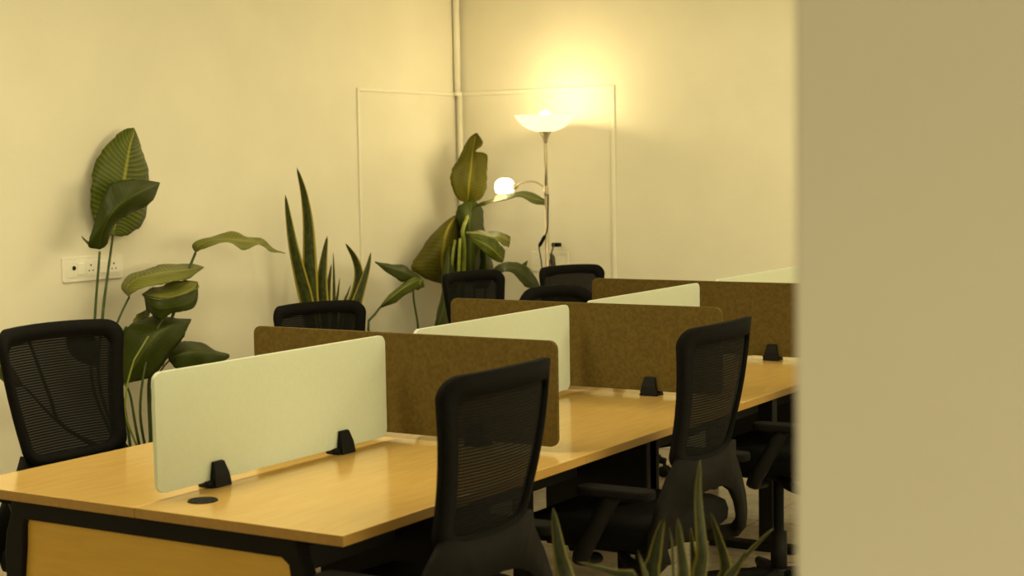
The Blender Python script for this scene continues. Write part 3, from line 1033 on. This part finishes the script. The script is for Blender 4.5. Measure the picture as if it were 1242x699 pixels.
# --- big plant in the corner
B3 = Vector((-2.16, 4.50, 0))
p3 = empty('potted_plant', 'large split-leaf plant in the corner between snake plant and floor lamp', 'plant', B3)
pot(p3, .15, .19, .36)
def A3(pts): return A(pts, -2.18)
def A3r(pts): return A(pts, -1.98)
# top upright leaf
leaf3(A3([(566, 247, .0), (554, 240, -.03), (546, 222, -.05), (548, 205, -.05), (556, 192, -.04), (563, 178, -.03), (569, 167, -.02), (577, 161, .0)]),
      A3([(567, 247, .0), (568, 235, .02), (569, 222, .03), (571, 207, .03), (572, 195, .03), (574, 181, .02), (576, 169, .01), (578, 162, .0)]),
      A3([(569, 247, .02), (582, 243, .08), (590, 230, .11), (591, 210, .11), (591, 188, .10), (577, 184, .05), (586, 174, .06), (579, 161, .03)]),
      M['leaf_lit'], p3, seed=21, wave=.006)
# arching leaf towards the lamp
leaf3(A3([(577, 249, .08), (592, 242, .22), (610, 236, .34), (632, 231, .42), (648, 235, .46), (663, 243, .50)]),
      A3([(577, 250, .08), (592, 245, .25), (611, 239, .38), (630, 236, .46), (646, 241, .50), (663, 245, .50)]),
      A3([(578, 251, .08), (592, 248, .28), (611, 242, .42), (630, 239, .49), (645, 247, .52), (662, 249, .50)]),
      M['leaf_mid'], p3, seed=22)
# broad leaf on the left, painted pale as if lit from behind
leaf3(A3([(538, 345, .0), (515, 338, -.03), (499, 326, -.06), (507, 308, -.08), (520, 289, -.08), (538, 271, -.06), (552, 262, -.04), (562, 254, .0)]),
      A3([(539, 345, .0), (537, 330, .03), (536, 314, .04), (538, 300, .05), (540, 287, .05), (544, 275, .04), (552, 264, .02), (563, 255, .0)]),
      A3([(541, 345, .0), (556, 338, .0), (562, 322, .0), (564, 305, .0), (565, 290, .0), (565, 276, .0), (565, 264, .0), (564, 255, .0)]),
      M['leaf_lit'], p3, seed=23, wave=.008)
# central dark leaf
leaf3(A3([(566, 345, .08), (556, 335, .06), (554, 310, .05), (555, 285, .04), (553, 265, .04), (556, 250, .05), (569, 243, .06)]),
      A3([(570, 345, .08), (571, 328, .12), (571, 308, .13), (571, 288, .13), (570, 270, .12), (571, 256, .10), (573, 243, .06)]),
      A3([(575, 345, .08), (589, 337, .06), (590, 312, .05), (588, 290, .05), (587, 270, .05), (585, 253, .06), (576, 243, .06)]),
      M['leaf_dark'], p3, seed=24)
leaf3(A3([(575, 350, .12), (580, 335, .12), (582, 310, .11), (584, 290, .10), (585, 275, .10)]),
      A3([(585, 350, .14), (590, 330, .18), (590, 310, .18), (588, 292, .14), (586, 275, .10)]),
      A3([(592, 350, .14), (598, 335, .15), (597, 315, .14), (593, 295, .12), (587, 275, .10)]),
      M['leaf_dark'], p3, seed=31)
# split leaf on the right, upper side painted paler as a highlight
leaf3(A3r([(565, 281, .10), (578, 280, .12), (592, 280, .15), (604, 281, .18), (612, 283, .20), (619, 287, .22)]),
      A3r([(565, 283, .10), (578, 285, .15), (592, 286, .19), (603, 287, .22), (611, 289, .23), (619, 293, .22)]),
      A3r([(566, 284, .10), (578, 288, .16), (590, 291, .20), (601, 293, .24), (610, 297, .24), (617, 301, .22)]),
      M['leaf_pale'], p3, seed=25)
leaf3(A3r([(567, 283, .11), (580, 284, .16), (591, 286, .20), (600, 290, .24), (607, 296, .25), (613, 304, .24)]),
      A3r([(568, 286, .11), (580, 292, .17), (590, 297, .21), (598, 303, .24), (605, 310, .25), (611, 316, .23)]),
      A3r([(569, 288, .11), (577, 297, .16), (585, 305, .19), (594, 312, .22), (601, 317, .23), (608, 319, .22)]),
      M['leaf_mid'], p3, seed=26)
# leaf on the left, pointing away
leaf3(A3([(512, 338, .10), (500, 328, .10), (486, 321, .10), (470, 320, .10), (455, 317, .10)]),
      A3([(512, 340, .10), (500, 334, .13), (487, 329, .14), (471, 324, .13), (455, 318, .10)]),
      A3([(511, 342, .10), (498, 342, .13), (484, 341, .14), (470, 331, .13), (455, 319, .10)]),
      M['leaf_dark'], p3, seed=27)
# folded leaf hanging to the left with a pale edge
leaf3(A3([(510, 336, .12), (500, 337, .14), (487, 345, .16), (476, 354, .17), (467, 363, .17), (460, 373, .16)]),
      A3([(511, 339, .12), (502, 342, .16), (490, 349, .19), (479, 357, .20), (470, 365, .20), (461, 373, .16)]),
      A3([(511, 343, .12), (504, 352, .15), (492, 358, .18), (481, 367, .19), (470, 371, .18), (462, 374, .16)]),
      M['leaf_mid'], p3, seed=28)
# low leaf on the right
leaf3(A3r([(592, 335, .10), (600, 324, .12), (612, 319, .15), (626, 317, .18), (636, 322, .20), (647, 331, .21), (655, 347, .22)]),
      A3r([(593, 337, .10), (602, 329, .15), (613, 325, .19), (624, 325, .21), (633, 332, .23), (643, 341, .24), (654, 349, .22)]),
      A3r([(594, 339, .10), (604, 334, .17), (614, 329, .21), (623, 331, .23), (630, 342, .24), (640, 349, .24), (653, 350, .22)]),
      M['leaf_dark'], p3, seed=29)
leaf3(A3r([(630, 324, .18), (635, 319, .18), (640, 316, .18)]), A3r([(631, 326, .18), (636, 322, .19), (640, 317, .18)]), A3r([(633, 329, .18), (638, 325, .18), (640, 318, .18)]), M['leaf_dark'], p3, seed=30, wave=0)
# dark leaf base left of the chair
leaf3(A3([(522, 410, .20), (529, 385, .20), (534, 360, .18), (536, 335, .14), (540, 310, .10), (546, 295, .08)]),
      A3([(530, 410, .22), (536, 385, .24), (541, 360, .22), (543, 335, .18), (545, 312, .13), (547, 295, .08)]),
      A3([(542, 410, .20), (548, 385, .20), (550, 360, .18), (551, 335, .14), (550, 312, .10), (549, 295, .08)]),
      M['leaf_dark'], p3, seed=32)
leaf3(A3([(505, 352, .11), (503, 346, .12), (506, 340, .12), (512, 338, .12)]), A3([(508, 352, .11), (509, 347, .14), (510, 342, .14), (513, 339, .12)]), A3([(510, 350, .11), (515, 348, .12), (514, 343, .12), (514, 340, .12)]), M['leaf_mid'], p3, seed=33, wave=0)
ft = lambda dx, dy: Vector((B3.x + dx, B3.y + dy, .31))
stalk([ft(.02, .0)] + A3([(560, 420, .04), (562, 340, .10), (563, 300, .14), (561, 280, .15), (567, 263, .10), (569, 247, .0)]), .012, p3, M['stalk_pale'])
stalk([ft(.03, -.03)] + A3([(545, 420, .06), (547, 340, .12), (549, 310, .13), (552, 292, .10)]), .010, p3, M['stalk_pale'])
stalk([ft(.04, -.02)] + A3([(555, 420, .10), (556, 340, .17), (557, 310, .17), (558, 290, .14)]), .011, p3, M['stalk_pale'])
stalk([ft(.0, -.08)] + A3([(508, 430, .09), (507, 396, .11), (502, 365, .11), (501, 350, .11)]), .0065, p3)
stalk([ft(.04, -.10)] + A3([(470, 440, .14), (446, 398, .15), (453, 384, .16), (461, 373, .16)]), .0075, p3)
stalk([ft(.0, .06)] + A3([(590, 420, .05), (588, 360, .08), (592, 337, .10)]), .006, p3)
stalk([ft(.0, .03)] + A3([(575, 420, .05), (574, 320, .06), (570, 270, .04), (577, 250, .05)]), .006, p3)
MB().tube([q - B3 for q in catmull([ft(.0, .0)] + A3([(550, 420, .05), (552, 380, .06), (556, 345, .06)]), 14)], .028, 12).build('trunk', M['stalk'], p3, True)

# --- snake plant in the foreground
B4c = PD(795, 699, 2.85)
B4 = Vector((B4c.x + .05, B4c.y - .03, 0))
p4 = empty('snake_plant', 'out-of-focus snake plant rising from below in front of the black chairs', 'plant', B4)
pot(p4, .12, .15, .34)


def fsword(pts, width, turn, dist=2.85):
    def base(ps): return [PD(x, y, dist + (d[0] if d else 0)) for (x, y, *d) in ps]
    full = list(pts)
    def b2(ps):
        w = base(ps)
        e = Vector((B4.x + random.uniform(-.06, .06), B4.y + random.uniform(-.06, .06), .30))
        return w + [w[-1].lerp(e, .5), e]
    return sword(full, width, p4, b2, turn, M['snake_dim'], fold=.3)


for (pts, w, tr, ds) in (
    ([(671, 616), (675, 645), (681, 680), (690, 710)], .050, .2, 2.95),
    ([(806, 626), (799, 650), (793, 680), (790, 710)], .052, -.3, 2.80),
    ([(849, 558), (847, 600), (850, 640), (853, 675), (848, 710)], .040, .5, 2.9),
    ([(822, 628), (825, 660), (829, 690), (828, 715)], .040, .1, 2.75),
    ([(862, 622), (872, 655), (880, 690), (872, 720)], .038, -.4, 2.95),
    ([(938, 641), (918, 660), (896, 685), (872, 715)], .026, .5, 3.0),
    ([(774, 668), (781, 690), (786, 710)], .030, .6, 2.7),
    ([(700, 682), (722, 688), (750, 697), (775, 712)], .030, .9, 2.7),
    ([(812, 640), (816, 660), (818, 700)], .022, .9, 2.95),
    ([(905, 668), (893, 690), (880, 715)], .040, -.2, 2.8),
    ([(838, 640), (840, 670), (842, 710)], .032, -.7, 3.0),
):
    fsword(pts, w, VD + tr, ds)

# ------------------------------------------------------------------ lights
def area(name, loc, size, power, col, rot=(0, 0, 0), sy=None):
    l = bpy.data.lights.new(name, 'AREA'); l.energy = power; l.color = col; l.size = size
    if sy: l.shape = 'RECTANGLE'; l.size_y = sy
    o = bpy.data.objects.new(name, l); COL.objects.link(o); o.location = loc; o.rotation_euler = rot
    return o


def point(name, loc, power, col, r):
    l = bpy.data.lights.new(name, 'POINT'); l.energy = power; l.color = col; l.shadow_soft_size = r
    o = bpy.data.objects.new(name, l); COL.objects.link(o); o.location = loc
    return o


WARM = (1, .885, .505)
area('unseen_ceiling_light', (-1.25, 1.7, CZ - .02), .5, 18, WARM, sy=5.2)
area('unseen_ceiling_light', (1.0, 3.6, CZ - .02), 3.2, 40, WARM, sy=.5)
area('unseen_ceiling_light', (2.6, .6, CZ - .02), .6, 42, WARM, sy=2.4)
area('unseen_ceiling_light', (-.45, .25, CZ - .02), .6, 42, WARM, sy=1.2)  # unseen lamp added to brighten the near left of the desk
area('added_side_light', (RX - .03, 1.8, 1.7), 1.3, 95, WARM, (0, PI / 2, 0), sy=3.4)  # side light added on the solid right wall; no window there
area('added_front_light', (3.2, -4.6, CZ - .02), .6, 155, (1, .86, .46), sy=1.2)  # unseen lamp added on the camera side to light the foreground wall
point('lamp_bulb', (LX, LY, 1.82), 6.4, (1, .78, .36), .03)
point('globe_bulb', (LX + g.x, LY - .1, 1.40), 1.2, (1, .78, .36), .05)

w = bpy.data.worlds.new('world'); sc.world = w
w.use_nodes = True
w.node_tree.nodes['Background'].inputs['Color'].default_value = (1, .9, .55, 1)
w.node_tree.nodes['Background'].inputs['Strength'].default_value = .05

vs = sc.view_settings
vs.view_transform = 'Standard'; vs.look = 'None'; vs.gamma = 1; vs.use_curve_mapping = False
vs.exposure = 0.03
